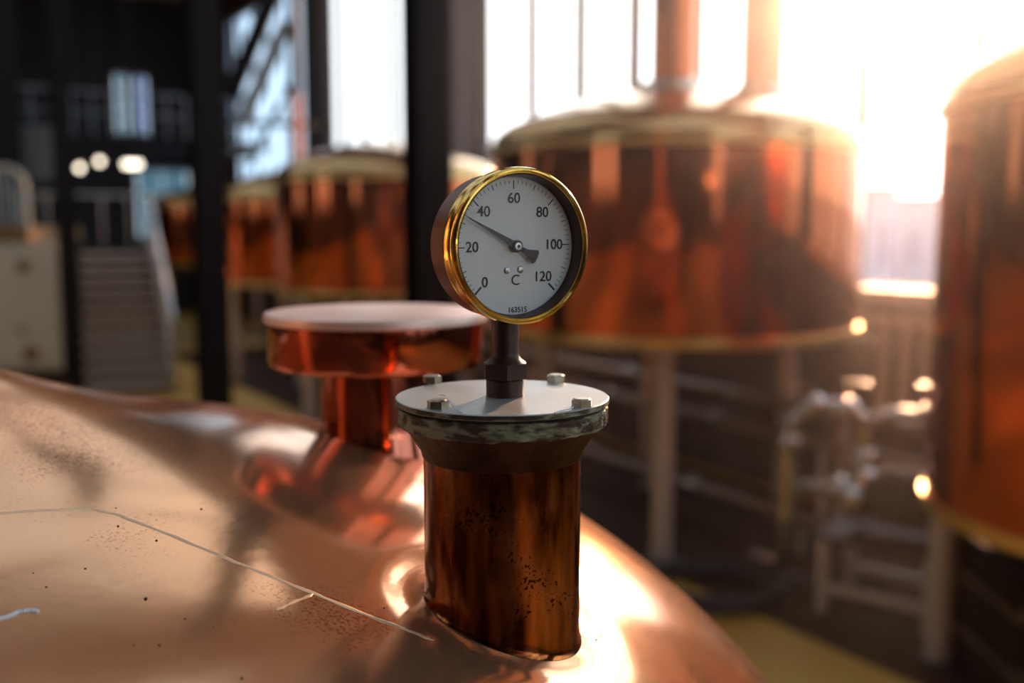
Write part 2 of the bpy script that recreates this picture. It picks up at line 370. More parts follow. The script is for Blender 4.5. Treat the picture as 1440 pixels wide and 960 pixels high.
# end wall with glazed openings
def end_n(px, s=S1):
    d = ray(px, 320); t = s / d.dot(HD); return (d * t).dot(HN)
e_holes = [(end_n(167), end_n(193), 4.55, 6.1), (end_n(197), end_n(219), 4.55, 6.1), (end_n(192), end_n(272), 1.9, 3.75)]
wall_with_holes('wall_end', M['darkwall'], (S1, S1 + .3), N0 - .3, N1 + .3, e_holes[:2] + [], 'n') if False else None
mb = MB()
a, b_, c_, d_ = end_n(167), end_n(193), end_n(197), end_n(219); e0, e1 = end_n(192), end_n(272)
for n0, n1, z0, z1 in [(N0 - .3, a, 0, ZC), (a, d_, 6.1, ZC), (b_, c_, 4.55, 6.1), (a, e0, 0, 4.55), (e0, d_, 3.75, 4.55), (e0, e1, 0, 1.9), (d_, e1, 3.75, ZC), (e1, N1 + .3, 0, ZC)]:
    hbox(mb, n0, n1, S1, S1 + .3, z0, z1)
struct(mb.build('wall_end', M['darkwall']))
window('n', S1 + .1, a, b_, 4.55, 6.1, bars=[], glass='dimglass')
window('n', S1 + .1, c_, d_, 4.55, 6.1, bars=[], glass='blueglass')
window('n', S1 + .1, e0, e1, 1.9, 3.75, bars=[end_n(232)], glass='dimglass')

# dark pier standing between the two window bays, and one further on
struct(hbox(MB(), 7.05, N1, 12.95, 13.55, 0, ZC).build('trim_5', M['steelviolet']))
struct(hbox(MB(), 7.3, N1, 19.0, 19.36, 0, ZC).build('trim_6', M['steelblack']))

# outside
struct(MB().box((0, 60, -.6), (260, 260, .5)).build('ground', M['ground']))
def house(px0, px1, y_top, Y, label):
    p0, p1 = at(px0, 320, Y), at(px1, 320, Y); h = at(px0, y_top, Y).z + .35
    t = thing('building', label, 'building', ((p0.x + p1.x) / 2, Y + 3, -.35))
    wd = p1.x - p0.x
    MB().box((0, 0, h / 2), (wd, 6, h)).build('wall', M['pale'], t)
    MB().box((0, 0, h + .1), (wd + .3, 6.3, .2)).build('roof', M['ground'], t)
    for k in range(4):
        f = MB().box((-wd / 2 + wd * (k + .5) / 4, -3.02, h * .45), (wd * .12, .08, h * .4)).build('window', M['palewin'], t)
house(1120, 1262, 268, 42, 'low building outside, colour paled for the flare, left one seen through window right of large tank')
house(1268, 1420, 282, 46, 'low building outside, colour paled for the flare, right one, beside the right edge tank')

# ------------------------------------------------------------------ steel columns
def column(px, Y, flange, depth, label, rot=HROT, m='steelblack'):
    p = at(px, 320, Y)
    t = thing('steel_column', label, 'column', (p.x, p.y, 0), rot, 'steel columns')
    MB().box((0, depth / 2 - .011, ZC / 2), (flange, .022, ZC)).build('flange', M[m], t)
    MB().box((0, -depth / 2 + .011, ZC / 2), (flange, .022, ZC)).build('flange', M[m], t)
    MB().box((0, 0, ZC / 2), (.018, depth - .044, ZC)).build('web', M[m], t)
    MB().box((0, 0, .0125), (flange + .14, depth + .14, .025)).build('base_plate', M[m], t)
    return t
column(602, 6.2, .235, .22, 'thick dark steel column rising directly behind the thermometer')
column(294, 8.9, .25, .25, 'black steel column in front of the staircase, left of the copper lid')
column(94, 11.2, .19, .19, 'black steel column by the cream cabinet at the far left')
column(15, 19, .5, .5, 'black column furthest left, above the platform railing')
# ------------------------------------------------------------------ copper kettle in front
AX = Vector((-.606, .872, 0))
KN = [.10, .25, .40, .55, .70, .85, 1.0, 1.12]
KZ = [-.1221, -.1749, -.2106, -.2523, -.3105, -.4343, -.6306, -.86]
def dome_z(r):
    n = len(KN); r = min(max(r, KN[0]), KN[-1])
    g = [(KZ[min(i + 1, n - 1)] - KZ[max(i - 1, 0)]) / (KN[min(i + 1, n - 1)] - KN[max(i - 1, 0)]) for i in range(n)]
    i = 0
    while i < n - 2 and r > KN[i + 1]: i += 1
    h = KN[i + 1] - KN[i]; t = (r - KN[i]) / h
    return CAM_Z + (2 * t**3 - 3 * t * t + 1) * KZ[i] + (t**3 - 2 * t * t + t) * h * g[i] + (-2 * t**3 + 3 * t * t) * KZ[i + 1] + (t**3 - t * t) * h * g[i + 1]
def dents(x, y):
    return .0011 * math.sin(9 * x + 4 * y + 1.0) * math.sin(7 * y - 5 * x + .4) + .0006 * math.sin(21 * x - 9 * y) * math.sin(17 * y + 6 * x + 2)
def dimple(x, y): return -.0030 * math.exp(-((math.hypot(x + .007, y - .70) - .069) / .013) ** 2) + .0012 * math.exp(-((math.hypot(x + .1492, y - 1.1) - .085) / .02) ** 2)
def surf(x, y):
    r = math.hypot(x - AX.x, y - AX.y)
    return dome_z(r) + dimple(x, y) + dents(x, y) * min(1, max(0, (r - .15) / .1))
def on_dome(px, py):
    d = ray(px, py); t = .2
    while t < 3:
        p = Vector((0, 0, CAM_Z)) + d * t
        if p.z <= surf(p.x, p.y): return p
        t += .001
    return p
kettle = thing('brewing_kettle', 'large foreground copper kettle with a broad worn dome carrying the thermometer stub', 'kettle', (AX.x, AX.y, 0))
mb = MB(); rings = []
NSEG, radii = 480, [.10 + 1.02 * i / 200 for i in range(201)]
for r in radii:
    ring = []
    for k in range(NSEG):
        t = 2 * math.pi * k / NSEG; x, y = r * math.cos(t), r * math.sin(t)
        ring.append(mb.bm.verts.new((x, y, surf(x + AX.x, y + AX.y))))
    rings.append(ring)
zr = surf(AX.x + 1.12, AX.y)
for r, z in [(1.135, 1.27), (1.14, 1.1), (1.14, .35), (1.0, .2)]:
    rings.append([mb.bm.verts.new((r * math.cos(2 * math.pi * k / NSEG), r * math.sin(2 * math.pi * k / NSEG), z)) for k in range(NSEG)])
for A, B in zip(rings, rings[1:]):
    for k in range(NSEG): mb.bm.faces.new((A[k], A[(k + 1) % NSEG], B[(k + 1) % NSEG], B[k]))
mb.bm.faces.new(rings[-1])
mb.build('shell', M['dome'], kettle, angle=60)
MB().lathe([(.10, dome_z(.1)), (.088, dome_z(.1) + .03), (.08, dome_z(.1) + .09), (.078, 2.9), (.078, ZC)], 48).build('vapor_pipe', M['dome'], kettle)
MB().lathe([(1.142, 1.05), (1.16, 1.06), (1.16, 1.12), (1.142, 1.13)], 96).build('rim_band', M['brassband'], kettle)
for k in range(4):
    t = R(45 + 90 * k); MB().rod((.85 * math.cos(t), .85 * math.sin(t), 0), (.85 * math.cos(t), .85 * math.sin(t), .26), .06).build('leg', M['legsteel'], kettle)
def dome_strip(pix, r, name, m, parent, flat=True):
    pts = []
    for (x0, y0), (x1, y1) in zip(pix, pix[1:]):
        for k in range(6):
            pts.append(on_dome(x0 + (x1 - x0) * k / 6, y0 + (y1 - y0) * k / 6))
    pts.append(on_dome(*pix[-1]))
    org = Vector(parent.location); n = len(pts)
    if flat:                                   # low raised ribbon lying on the dome
        mb = MB(); rows = []
        for i, p in enumerate(pts):
            t = (pts[min(i + 1, n - 1)] - pts[max(i - 1, 0)]); sd = Vector((t.y, -t.x, 0)).normalized()
            wv = r * (.3 if i in (0, n - 1) else 1 + .25 * math.sin(i * 1.3)); row = []
            for f, h in ((-1, -.0004), (-.6, .0003), (0, .0005), (.6, .0003), (1, -.0004)):
                q = p + sd * wv * f; row.append(mb.bm.verts.new((q.x - org.x, q.y - org.y, surf(q.x, q.y) + h)))
            rows.append(row)
        for A, B in zip(rows, rows[1:]):
            for k in range(4): mb.bm.faces.new((A[k], A[k + 1], B[k + 1], B[k]))
        return mb.build(name, m, parent, angle=80)
    pts = [p - org + Vector((0, 0, -r * .72)) for p in pts]
    return MB().tube(pts, [r * (.35 if i in (0, n - 1) else 1) for i in range(n)], 8).build(name, m, parent)
dome_strip([(-60, 726), (0, 722), (60, 718), (130, 716), (165, 724), (250, 757), (330, 790), (400, 818), (470, 846), (540, 874), (610, 900)], .0022, 'weld_seam', M['seam'], kettle)
dome_strip([(388, 858), (415, 846), (440, 836)], .0016, 'weld_seam', M['seam'], kettle)
st = dome_strip([(-12, 874), (10, 868), (26, 861), (38, 859), (50, 859), (54, 862)], .0016, 'string_scrap', M['thread'], kettle, False)
st.parent = None; st.location = kettle.location + Vector((0, 0, .0012)); tag(st, 'short scrap of white string lying on the dome at its left edge', 'string')
mb = MB()
for px, py in [(300, 882), (437, 885), (224, 908), (188, 907), (340, 954), (163, 715), (96, 706), (65, 826), (47, 806), (166, 740), (27, 717), (260, 870), (120, 800), (205, 842), (508, 850), (540, 855), (845, 895), (838, 900), (283, 716), (220, 760)]:
    p = on_dome(px, py); mb.ball(p, random.uniform(.0006, .0014), 6, 4)
tag(mb.build('crumbs', M['crumb']), 'tiny dark specks of grit scattered over the copper dome', 'grit', kind='stuff')

# ---- capped stub with the bolted cover
SX, SY, FZ, SR = -.0070, .70, CAM_Z - .1185, .0562
stub = thing('pipe_stub', 'short upright copper pipe stub with a round bolted grey cover, under the thermometer', 'pipe', (SX, SY, surf(SX, SY)))
zb = stub.location.z; top = FZ - zb
mb = MB(); seg = 96; rr = []
prof = [(SR + .0018, None, .0003), (SR + .0009, None, .0016), (SR + .0002, None, .004), (SR, None, .012), (SR, top - .0178, 0)]
for r, z, dz in prof:
    ring = []
    for k in range(seg):
        t = 2 * math.pi * k / seg; x, y = r * math.cos(t), r * math.sin(t)
        zz = z if z is not None else surf(SX + x, SY + y) - zb + dz
        ring.append(mb.bm.verts.new((x, y, zz)))
    rr.append(ring)
for A, B in zip(rr, rr[1:]):
    for k in range(seg): mb.bm.faces.new((A[k], A[(k + 1) % seg], B[(k + 1) % seg], B[k]))
mb.build('pipe', M['stub'], stub, angle=50)
MB().lathe([(SR + .0001, top - .0430), (SR + .0012, top - .0415), (SR + .0020, top - .0375), (SR + .0130, top - .0205), (SR + .0150, top - .0178), (SR + .0001, top - .0178)], 96).build('lip', M['lip'], stub, angle=40)
def rough_ring(r, z0, z1, amp, m, name, seg=128):
    mb = MB(); rr = []
    for rad, z in [(r * .7, z0), (r - .0008, z0), (r, z0 + .0008), (r, z1 - .0008), (r - .0008, z1), (r * .7, z1)]:
        rr.append([mb.bm.verts.new(((rad + (random.uniform(-amp, amp) if rad >= r - .001 else 0)) * math.cos(2 * math.pi * k / seg), (rad + (random.uniform(-amp, amp) if rad >= r - .001 else 0)) * math.sin(2 * math.pi * k / seg), z + (random.uniform(-amp, amp) if z == z0 else 0))) for k in range(seg)])
    for A, B in zip(rr, rr[1:]):
        for k in range(seg): mb.bm.faces.new((A[k], A[(k + 1) % seg], B[(k + 1) % seg], B[k]))
    return mb.build(name, m, stub)
CR = .0758
rough_ring(CR - .0012, top - .0185, top - .0062, .0008, M['rimpatina'], 'flange')
rough_ring(CR - .002, top - .0062, top - .0042, .0006, M['gasket'], 'gasket')
pt = MB().lathe([(0, top - .0042), (CR - .0006, top - .0042), (CR, top - .0037), (CR, top - .0006), (CR - .0006, top), (0, top)], 128).build('cover_plate', M['plate'], stub, angle=20)
pt.data.materials.append(M['rimpatina'])
for p in pt.data.polygons:
    if abs(p.normal.z) < .3: p.material_index = 1
def hexa(mb, c, r, h, rot=0):
    m = Matrix.Translation(Vector(c) + Vector((0, 0, h / 2))) @ Matrix.Rotation(rot, 4, 'Z')
    bmesh.ops.create_cone(mb.bm, cap_ends=True, segments=6, radius1=r, radius2=r, depth=h, matrix=m); return mb
for i, (px, py) in enumerate([(608, 537), (782, 536), (616, 573), (818, 571)]):
    p = on_z(px, py, FZ); c = (p.x - SX, p.y - SY, top)
    mb = MB(); hexa(mb, c, .0075, .0048, R(20 + 31 * i)); mb.lathe([(0, .0056), (.005, .0056), (.0064, .0048)], 18, Matrix.Translation(Vector(c)))
    mb.rod((c[0], c[1], top - .017), (c[0], c[1], top), .0035, seg=10)
    mb.build('bolt', M['bolt'], stub, angle=25)
# loose thread and cobweb strands on the cover
def strand(pts, r, label):
    o = MB().tube(pts, r, 6).build('thread', M['thread']); return tag(o, label, 'thread')
P = lambda px, py, dz=.0008: on_z(px, py, FZ) + Vector((0, 0, dz))
strand([P(618, 567, .006), P(626, 570, .007), P(634, 575, .004), P(641, 578, .001), P(650, 581, .0006)], .0004, 'thin white thread caught on the front left cover bolt')
strand([P(806, 574, .001), P(800, 577, .0008), P(790, 578, .0006), P(780, 581, .0006)], .0004, 'thin pale thread beside the front right cover bolt')

# ---- thermometer
GX, GY, GZ, GR = SX + .002, SY, CAM_Z - .0124, .0536
gauge = thing('dial_thermometer', 'round brass dial thermometer with white face on a dark stem, in sharp focus', 'thermometer', (GX, GY, FZ), R(30))
gz = GZ - FZ
Y0 = -.027                                        # front of the bezel in local y
toY = Matrix.Translation((0, 0, gz)) @ Matrix.Rotation(R(90), 4, 'X')   # lathe z -> local -y
def yl(prof, seg=96): return MB().lathe(prof, seg, toY)
# profile z is the distance towards the viewer
yl([(0, -.0195), (.040, -.0195), (.0475, -.0185), (.0500, -.0155), (.0503, .010), (.0470, .012), (.0470, .0)]).build('case', M['case'], gauge, angle=30)
yl([(.0505, .0065), (.0522, .0075), (.0526, .0095), (.0522, .0115), (.0522, .0165), (.0530, .0180), (.0536, .0200), (.0536, .0225), (.0530, .0252), (.0518, .0266), (.0507, .0268), (.0500, .0257), (.0496, .0259), (.0490, .0250), (.0488, .0238), (.0488, .0070)]).build('bezel', M['brass'], gauge, angle=25)
yl([(.0486, .0244), (.0484, .0235), (.0475, .0134), (.0486, .0132)]).build('inner_wall', M['recess'], gauge)
dial = yl([(0, .0125), (.0474, .0125), (.0474, .0133), (.0470, .0137), (0, .0137)]).build('dial', M['dial'], gauge)
yl([(0, .0222), (.0484, .0222), (.0484, .0232), (0, .0232)]).build('glass', M['gaugeglass'], gauge)
YD = -.0137
ROLL = R(1.2)
def dpos(r, ang): return (r * math.cos(ang + ROLL), gz + r * math.sin(ang + ROLL))
def val_ang(v): return R(225 - 2.25 * v)
major, minor = [], MB()
for v in range(0, 122, 2):
    if v in (0, 120): L0, W = .0068, .0013
    elif v % 20 == 0: L0, W = .0058, .0007
    elif v % 10 == 0: L0, W = .0038, .0005
    else: L0, W = .0024, .00032
    a = val_ang(v); ro = .0448
    d = Vector((math.cos(a + ROLL), 0, math.sin(a + ROLL))); q = Vector((0, YD - .0001, gz))
    if v % 10 == 0:
        mbx = MB().bar(q + d * ro, q + d * (ro - L0), W, .0002, (0, 1, 0))
        mbx.build('tick', M['ink'], dial)
    else:
        minor.bar(q + d * ro, q + d * (ro - L0), W, .0002, (0, 1, 0))
o = minor.build('fine_ticks', M['ink'], dial); o['kind'] = 'stuff'
def text(s, size, x, z, name, m, parent, y=YD - .00025, rot=0, ext=.0001, sx=1.0, bold=0.0):
    cu = bpy.data.curves.new(name, 'FONT'); cu.body = s; cu.size = size; cu.align_x = 'CENTER'; cu.align_y = 'CENTER'; cu.extrude = ext; cu.offset = bold
    to = bpy.data.objects.new(name, cu); COL.objects.link(to)
    dg = bpy.context.evaluated_depsgraph_get(); me = bpy.data.meshes.new_from_object(to.evaluated_get(dg))
    bpy.data.objects.remove(to); bpy.data.curves.remove(cu)
    me.transform(Matrix.Translation((x, y, z)) @ Matrix.Rotation(R(90), 4, 'X') @ Matrix.Rotation(rot, 4, 'Z') @ Matrix.Diagonal((sx, 1, 1, 1)))
    me.materials.clear(); me.materials.append(m)
    o = bpy.data.objects.new(name, me); COL.objects.link(o); o.parent = parent; return o
for v, rad in [(0, .0340), (20, .0332), (40, .0335), (60, .0325), (80, .0320), (100, .0315), (120, .0312)]:
    x, z = dpos(rad, val_ang(v))
    text(str(v), .0100, x, z, 'numeral', M['ink'], dial, sx=1.0, bold=.00008)
x, z = dpos(.0236, R(-90)); text('C', .0102, x, z, 'unit_letter', M['ink'], dial)
x, z = dpos(.0440, R(-90)); text('163515', .0052, x + .0012, z, 'serial_number', M['ink'], dial, bold=.00006)
for sx_, sz_ in ((-.0062, -.0166), (.0044, -.0162)):
    yl_ = MB().lathe([(0, .0), (.0024, .0), (.0024, .0004), (.0018, .0008), (0, .0008)], 20, Matrix.Translation((sx_, YD, gz + sz_)) @ Matrix.Rotation(R(90), 4, 'X'))
    yl_.box((sx_, YD - .0009, gz + sz_), (.0038, .0003, .0005), Matrix.Rotation(R(35 if sx_ < 0 else -30), 3, 'Y'))
    yl_.build('dial_screw', M['screw'], dial)
na = R(152.6)
nd = Vector((math.cos(na), 0, math.sin(na))); nq = Vector((-nd.z, 0, nd.x))
ndl = MB()
def npoly(pts, y0, y1): ndl.prism([((nd * a + nq * b).x, gz + (nd * a + nq * b).z) for a, b in pts], y0, y1)
npoly([(.0470, .0002), (.030, .0008), (.008, .0020), (0, .0024), (-.004, .0016), (-.0085, .0019), (-.0165, .0052), (-.0178, .0036), (-.0182, 0), (-.0178, -.0036), (-.0165, -.0052), (-.0085, -.0019), (-.004, -.0016), (0, -.0024), (.008, -.0020), (.030, -.0008), (.0470, -.0002)], -.0168, -.0173)
ndl.build('needle', M['needle'], gauge)
hub = MB().lathe([(0, .0137), (.0042, .0137), (.0042, .0178), (.0034, .0186), (0, .0186)], 28, toY).build('needle_hub', M['needle'], gauge)
MB().lathe([(.0010, .0186), (.0026, .0186), (.0025, .0192), (.0012, .0193)], 24, toY, close=True).build('hub_cap', M['screw'], hub)
# stem
MB().lathe([(0, gz - .046), (.0098, gz - .046), (.0098, .0315), (.0102, .0285), (.0118, .0262), (.0150, .0238), (.0150, .0236), (0, .0236)], 48).build('stem', M['stem'], gauge)
mb = MB(); hexa(mb, (0, 0, .0128), .0166, .0108, R(-24)); mb.build('hex_nut', M['stem'], gauge, angle=20)
MB().lathe([(0, 0), (.0134, 0), (.0134, .0118), (.0124, .0129), (0, .0129)], 40).build('collar', M['stem'], gauge)

# ---- lidded vent behind
LX, LY = (530 - 720) / FPX * 1.1 / .997, 1.1
LZ = at(530, 437, LY).z
vent = thing('lidded_vent', 'squat copper vent with a wide flat round lid, left behind the thermometer', 'vent', (LX, LY, surf(LX, LY)))
vz = LZ - surf(LX, LY)
MB().lathe([(.074, -.025), (.068, .004), (.0640, .016), (.0636, .03), (.0636, vz - .055)], 64).build('neck', M['lid'], vent, angle=60)
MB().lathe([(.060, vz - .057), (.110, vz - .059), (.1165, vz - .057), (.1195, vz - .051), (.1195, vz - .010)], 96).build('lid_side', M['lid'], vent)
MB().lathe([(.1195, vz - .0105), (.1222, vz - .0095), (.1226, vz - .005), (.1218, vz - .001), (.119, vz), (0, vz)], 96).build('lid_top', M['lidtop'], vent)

# ------------------------------------------------------------------ background tanks
def tank(px, Y, rad, z_bot, z_sh, dome_h, legs, label, vent_r=.1, vent_off=(0, 0), vent_m='tank', hat=False, gauge_glass=False):
    p = at(px, 320, Y)
    t = thing('copper_tank', label, 'tank', (p.x, p.y, 0), 0, 'copper brewing tanks along the windows')
    MB().lathe([(0, z_bot - .10), (rad * .6, z_bot - .07), (rad * .93, z_bot - .015), (rad - .01, z_bot + .02), (rad, z_bot + .05), (rad, z_sh - .12)], 128).build('body', M['tank'], t)
    k = dome_h
    prof = [(rad, z_sh - .12), (rad + .004, z_sh - .06), (rad - .03, z_sh + .0), (rad - .10, z_sh + .055)]
    for i in range(1, 13):
        f = i / 12; r = (rad - .10) * (1 - f); prof.append((max(r, 0), z_sh + .055 + (k - .055) * (1 - (1 - f) ** 1.9)))
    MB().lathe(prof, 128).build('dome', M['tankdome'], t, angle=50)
    MB().lathe([(rad, z_bot - .0), (rad + .018, z_bot + .0), (rad + .02, z_bot + .03), (rad + .018, z_bot + .06), (rad, z_bot + .06)], 128).build('base_band', M['brassband'], t)
    MB().lathe([(rad, z_sh - .15), (rad + .02, z_sh - .145), (rad + .022, z_sh - .12), (rad, z_sh - .105)], 128).build('shoulder_band', M['brassband'], t)
    for lx, ly in legs:
        l = MB().rod((lx, ly, .02), (lx, ly, z_bot - .03), .07).build('leg', M['legsteel'], t)
        MB().rod((lx, ly, 0), (lx, ly, .022), .13).build('foot', M['iron'], l)
    if vent_r:
        vx, vy = vent_off
        zt = z_sh + k - .05
        MB().lathe([(vent_r * 1.5, zt - .05), (vent_r * 1.45, zt + .09), (vent_r * 1.03, zt + .12), (vent_r * 1.03, zt - .0)], 40, Matrix.Translation((vx, vy, 0))).build('collar', M['stainless'], t)
        MB().rod((vx, vy, zt), (vx, vy, ZC), vent_r, seg=40).build('vent_pipe', M[vent_m], t)
    return t, p
def ring_legs(rad, n=4, a0=20): return [(rad * math.cos(R(a0 + 360 / n * k)), rad * math.sin(R(a0 + 360 / n * k))) for k in range(n)]
t1, p1 = tank(944, 7.3, 1.31, 1.47, 2.85, .33, [(-.17, -.89), (.9, .05), (-.9, .05), (0, .95)], 'large copper tank on a steel leg right behind the thermometer', .155, (-.02, -.05), 'tank')
t2c = Vector((2.94, 4.29, 0))
pxx = 720 + FPX * 2.94 / (4.29 * math.cos(PITCH))
t2, p2 = tank(720 + FPX * 2.94 / 4.29 * .993, 4.29, 1.0, .92, 2.86, .42, [(-.73, .57), (.9, -.4), (.3, -.85)], 'copper tank cut off by the right edge of the picture', .09)
t3, p3 = tank(545, 11.7, 1.28, 1.47, 2.85, .34, ring_legs(.95), 'copper tank partly hidden by the thick dark column', 0)
t4, p4 = tank(408, 14.6, 1.05, 1.4, 2.72, .30, ring_legs(.8), 'smaller copper tank with thin vent pipe, between two dark columns', .075, (.12, 0), 'steelblack')
MB().rod((.12, 0, 2.9), (.12, 0, 4.1), .085, seg=32).build('pipe_sleeve', M['tank'], t4)
t5, p5 = tank(297, 20, 1.12, 1.5, 2.75, .28, ring_legs(.85), 'farthest copper tank, seen left of the black column by the stairs', 0)
# second, red pipe standing behind the big tank on a low hood
hp = at(1066, 320, 9.35)
hood = thing('red_stack_pipe', 'wide red stack pipe on a pale conical hood behind the large tank', 'pipe', (hp.x, hp.y, 0))
MB().rod((0, 0, 3.48), (0, 0, ZC), .20, seg=40).build('pipe', M['pinkpipe'], hood)
MB().lathe([(.33, 0), (.33, 2.75)], 48).build('casing', M['wall'], hood)
MB().lathe([(.33, 2.75), (.50, 2.80), (.52, 3.1), (.44, 3.28), (.3, 3.38), (.23, 3.5), (.202, 3.5)], 64).build('hood', M['stainless'], hood)

# ------------------------------------------------------------------ staircase
sa = R(23.4); sp = at(180, 545, 13.0)
stair = thing('staircase', 'straight steel staircase climbing away beside the black column', 'staircase', (sp.x, sp.y, 0), sa)
GO, RI, NT, SW = .35, .163, 11, 1.06
for k in range(NT):
    MB().box((0, k * GO + .14, (k + 1) * RI - .02), (SW, .33, .04), bevel=.008).build('tread', M['tread'], stair)
    MB().box((0, k * GO + .0, (k + .5) * RI - .03), (SW, .015, RI - .05)).build('riser', M['riser'], stair)
    MB().box((0, k * GO - .02, (k + 1) * RI - .02), (SW, .02, .032 if k < 4 else .045)).build('nosing', M['rail' if k < 4 else 'nosing'], stair)  # bright nosings paint in the glints, palest on the lower steps
for sx_ in (-1, 1):
    MB().bar((sx_ * (SW / 2 + .03), -.15, .12), (sx_ * (SW / 2 + .03), NT * GO, NT * RI + .1), .04, .24).build('stringer', M['stainless'], stair)
    h = MB().tube([(sx_ * (SW / 2 + .05), -.2, 1.0), (sx_ * (SW / 2 + .05), NT * GO, NT * RI + .95), (sx_ * (SW / 2 + .05), NT * GO + 1.2, NT * RI + .95)], .034, 12).build('handrail', M['rail'], stair)
    for k in range(0, NT + 1, 2):
        MB().rod((sx_ * (SW / 2 + .05), k * GO - .1, k * RI + .05), (sx_ * (SW / 2 + .05), k * GO - .1, k * RI + 1.02), .02, seg=12).build('post', M['stainless'], h)
    MB().bar((sx_ * (SW / 2 + .05), -.12, .55), (sx_ * (SW / 2 + .05), NT * GO, NT * RI + .5), .015, .2).build('side_rail', M['rail'], stair)
# landing the stair reaches
lp = sp + Matrix.Rotation(sa, 3, 'Z') @ Vector((0, NT * GO + .95, 0))
land = thing('stair_landing', 'dark steel landing at the head of the staircase', 'platform', (lp.x, lp.y, 0), sa)
MB().box((-.6, .05, NT * RI - .05), (2.9, 1.9, .10)).build('deck', M['iron'], land)
for x in (-1.9, .7):
    for y in (-.7, .8): MB().rod((x, y, 0), (x, y, NT * RI - .1), .05).build('post', M['steelblack'], land)
for i, x in enumerate((-1.9, -1.45, -1.0, -.55, -.1, .35, .8)):
    MB().rod((x, .95, NT * RI), (x, .95, NT * RI + 1.0), .02, seg=10).build('baluster', M['stainless'], land)
MB().tube([(-1.95, .95, NT * RI + 1.0), (.85, .95, NT * RI + 1.0)], .025).build('top_rail', M['stainless'], land)

# cream cabinet and platform at the left edge
cp = at(35, 430, 13.0)
cab = thing('cream_cabinet', 'tall cream enamel cabinet with brown rust spots under the left platform', 'cabinet', (cp.x, cp.y + .3, 0))
MB().box((0, 0, 1.17), (.92, .6, 1.66), bevel=.02).build('body', M['cream'], cab)
MB().box((0, -.31, 1.17), (.78, .02, 1.5), bevel=.006).build('door', M['cream'], cab)
MB().box((0, 0, .17), (.88, .55, .34)).build('plinth', M['iron'], cab)
for x, z, r in ((.02, 1.70, .085), (.06, .56, .11), (-.05, .86, .05)):
    MB().rod((x, -.332, z), (x, -.318, z), r, seg=16).build('rust_spot', M['stain'], cab)
pl = thing('raised_platform', 'brown edged platform with a rounded pale railing above the cream cabinet', 'platform', (cp.x - .3, cp.y + .6, 0))
MB().box((-.45, .3, 2.12), (1.6, 1.6, .2)).build('deck', M['stain'], pl)
for x in (-1.2, .3): MB().rod((x, 1.0, 0), (x, 1.0, 2.02), .05).build('leg', M['iron'], pl)
rl = MB().tube([(-1.2, -.45, 2.98), (.10, -.45, 2.98), (.22, -.45, 2.94), (.30, -.45, 2.82), (.33, -.45, 2.6), (.33, -.45, 2.22)], .035, 12).build('railing', M['cream'], pl)
for k in range(7): MB().rod((-.24 + k * .082, -.45, 2.22), (-.24 + k * .082, -.45, 2.95), .018, seg=8).build('baluster', M['grey'], rl)
MB().rod((-.9, -.45, 2.22), (-.9, -.45, 2.97), .018, seg=8).build('baluster', M['grey'], rl)
MB().bar((-1.2, -.45, 2.42), (-.1, -.45, 2.42), .03, .12).build('toe_board', M['stain'], rl)
lv = at(55, 250, 19.6)
lou = thing('louvre_screen', 'dark grey louvre screen of thin slats above the left platform', 'screen', (lv.x, lv.y, 0))
for k in range(11): MB().box((0, 0, 3.15 + k * .098), (.78, .06, .05), Matrix.Rotation(R(30), 3, 'X')).build('slat', M['grey'], lou)
for x in (-.42, .42): MB().box((x, 0, 2.15), (.05, .08, 4.3)).build('post', M['steelblack'], lou)

# upper gallery across the end of the hall
gp = at(185, 200, 22.5)
gal = thing('upper_gallery', 'dark upper gallery with thin grey railing in front of the end windows', 'gallery', (gp.x, gp.y, 0), HROT)
MB().box((0, .5, 4.05), (5.6, 1.2, .3)).build('deck', M['steelblack'], gal)
for x in (-2.6, 2.6): MB().rod((x, .9, 0), (x, .9, 3.9), .09).build('post', M['steelblack'], gal)
gr = MB().tube([(-2.8, 0, 5.15), (2.8, 0, 5.15)], .025).build('top_rail', M['grey'], gal)
MB().tube([(-2.8, 0, 4.7), (2.8, 0, 4.7)], .018).build('mid_rail', M['grey'], gal)
for k in range(15): MB().rod((-2.8 + .4 * k, 0, 4.2), (-2.8 + .4 * k, 0, 5.15), .018, seg=8).build('baluster', M['grey'], gal)

# lamps over the stair
for px, py, lab, w_ in ((112, 236, 'round glowing lamp, left of the pair above the staircase', 0), (140, 227, 'round glowing lamp, right of the pair above the staircase', 0), (186, 231, 'long glowing lamp above the stair handrail', .5)):
    p = at(px, py, 19.0)
    l = thing('pendant_lamp', lab, 'lamp', (p.x, p.y, p.z), 0, 'lamps above the staircase')
    if w_: MB().tube([(-w_ / 2 + .1, 0, 0), (w_ / 2 - .1, 0, 0)], .05, 16).build('lamp_tube', M['lamp'], l)
    else: MB().ball((0, 0, 0), .055, 20, 14).build('bulb', M['lamp'], l)
    MB().lathe([(.05, .12), (.13, .08), (.14, .06)], 24).build('shade', M['iron'], l)
    MB().rod((0, 0, .1), (0, 0, ZC - p.z), .012, seg=8).build('drop_rod', M['iron'], l)

# unseen lamps added on the back wall for warm highlights in the tanks
for n_, lab in ((.5, 'left of the near windows'), (2.6, 'between the first two near windows')):
    l = thing('added_wall_lamp', 'round unseen lamp added for highlights on the wall behind the photographer, ' + lab, 'lamp', hall(n_, S0 + .2, 2.3), HROT, 'added wall lamps behind the photographer')
    MB().ball((0, 0, 0), .13, 20, 14).build('bulb', M['addedlamp'], l)
    MB().bar((0, -.2, 0), (0, -.1, 0), .06, .06).build('bracket', M['iron'], l)
    MB().lathe([(.03, .13), (.15, .10), (.17, .06)], 24).build('shade', M['iron'], l)

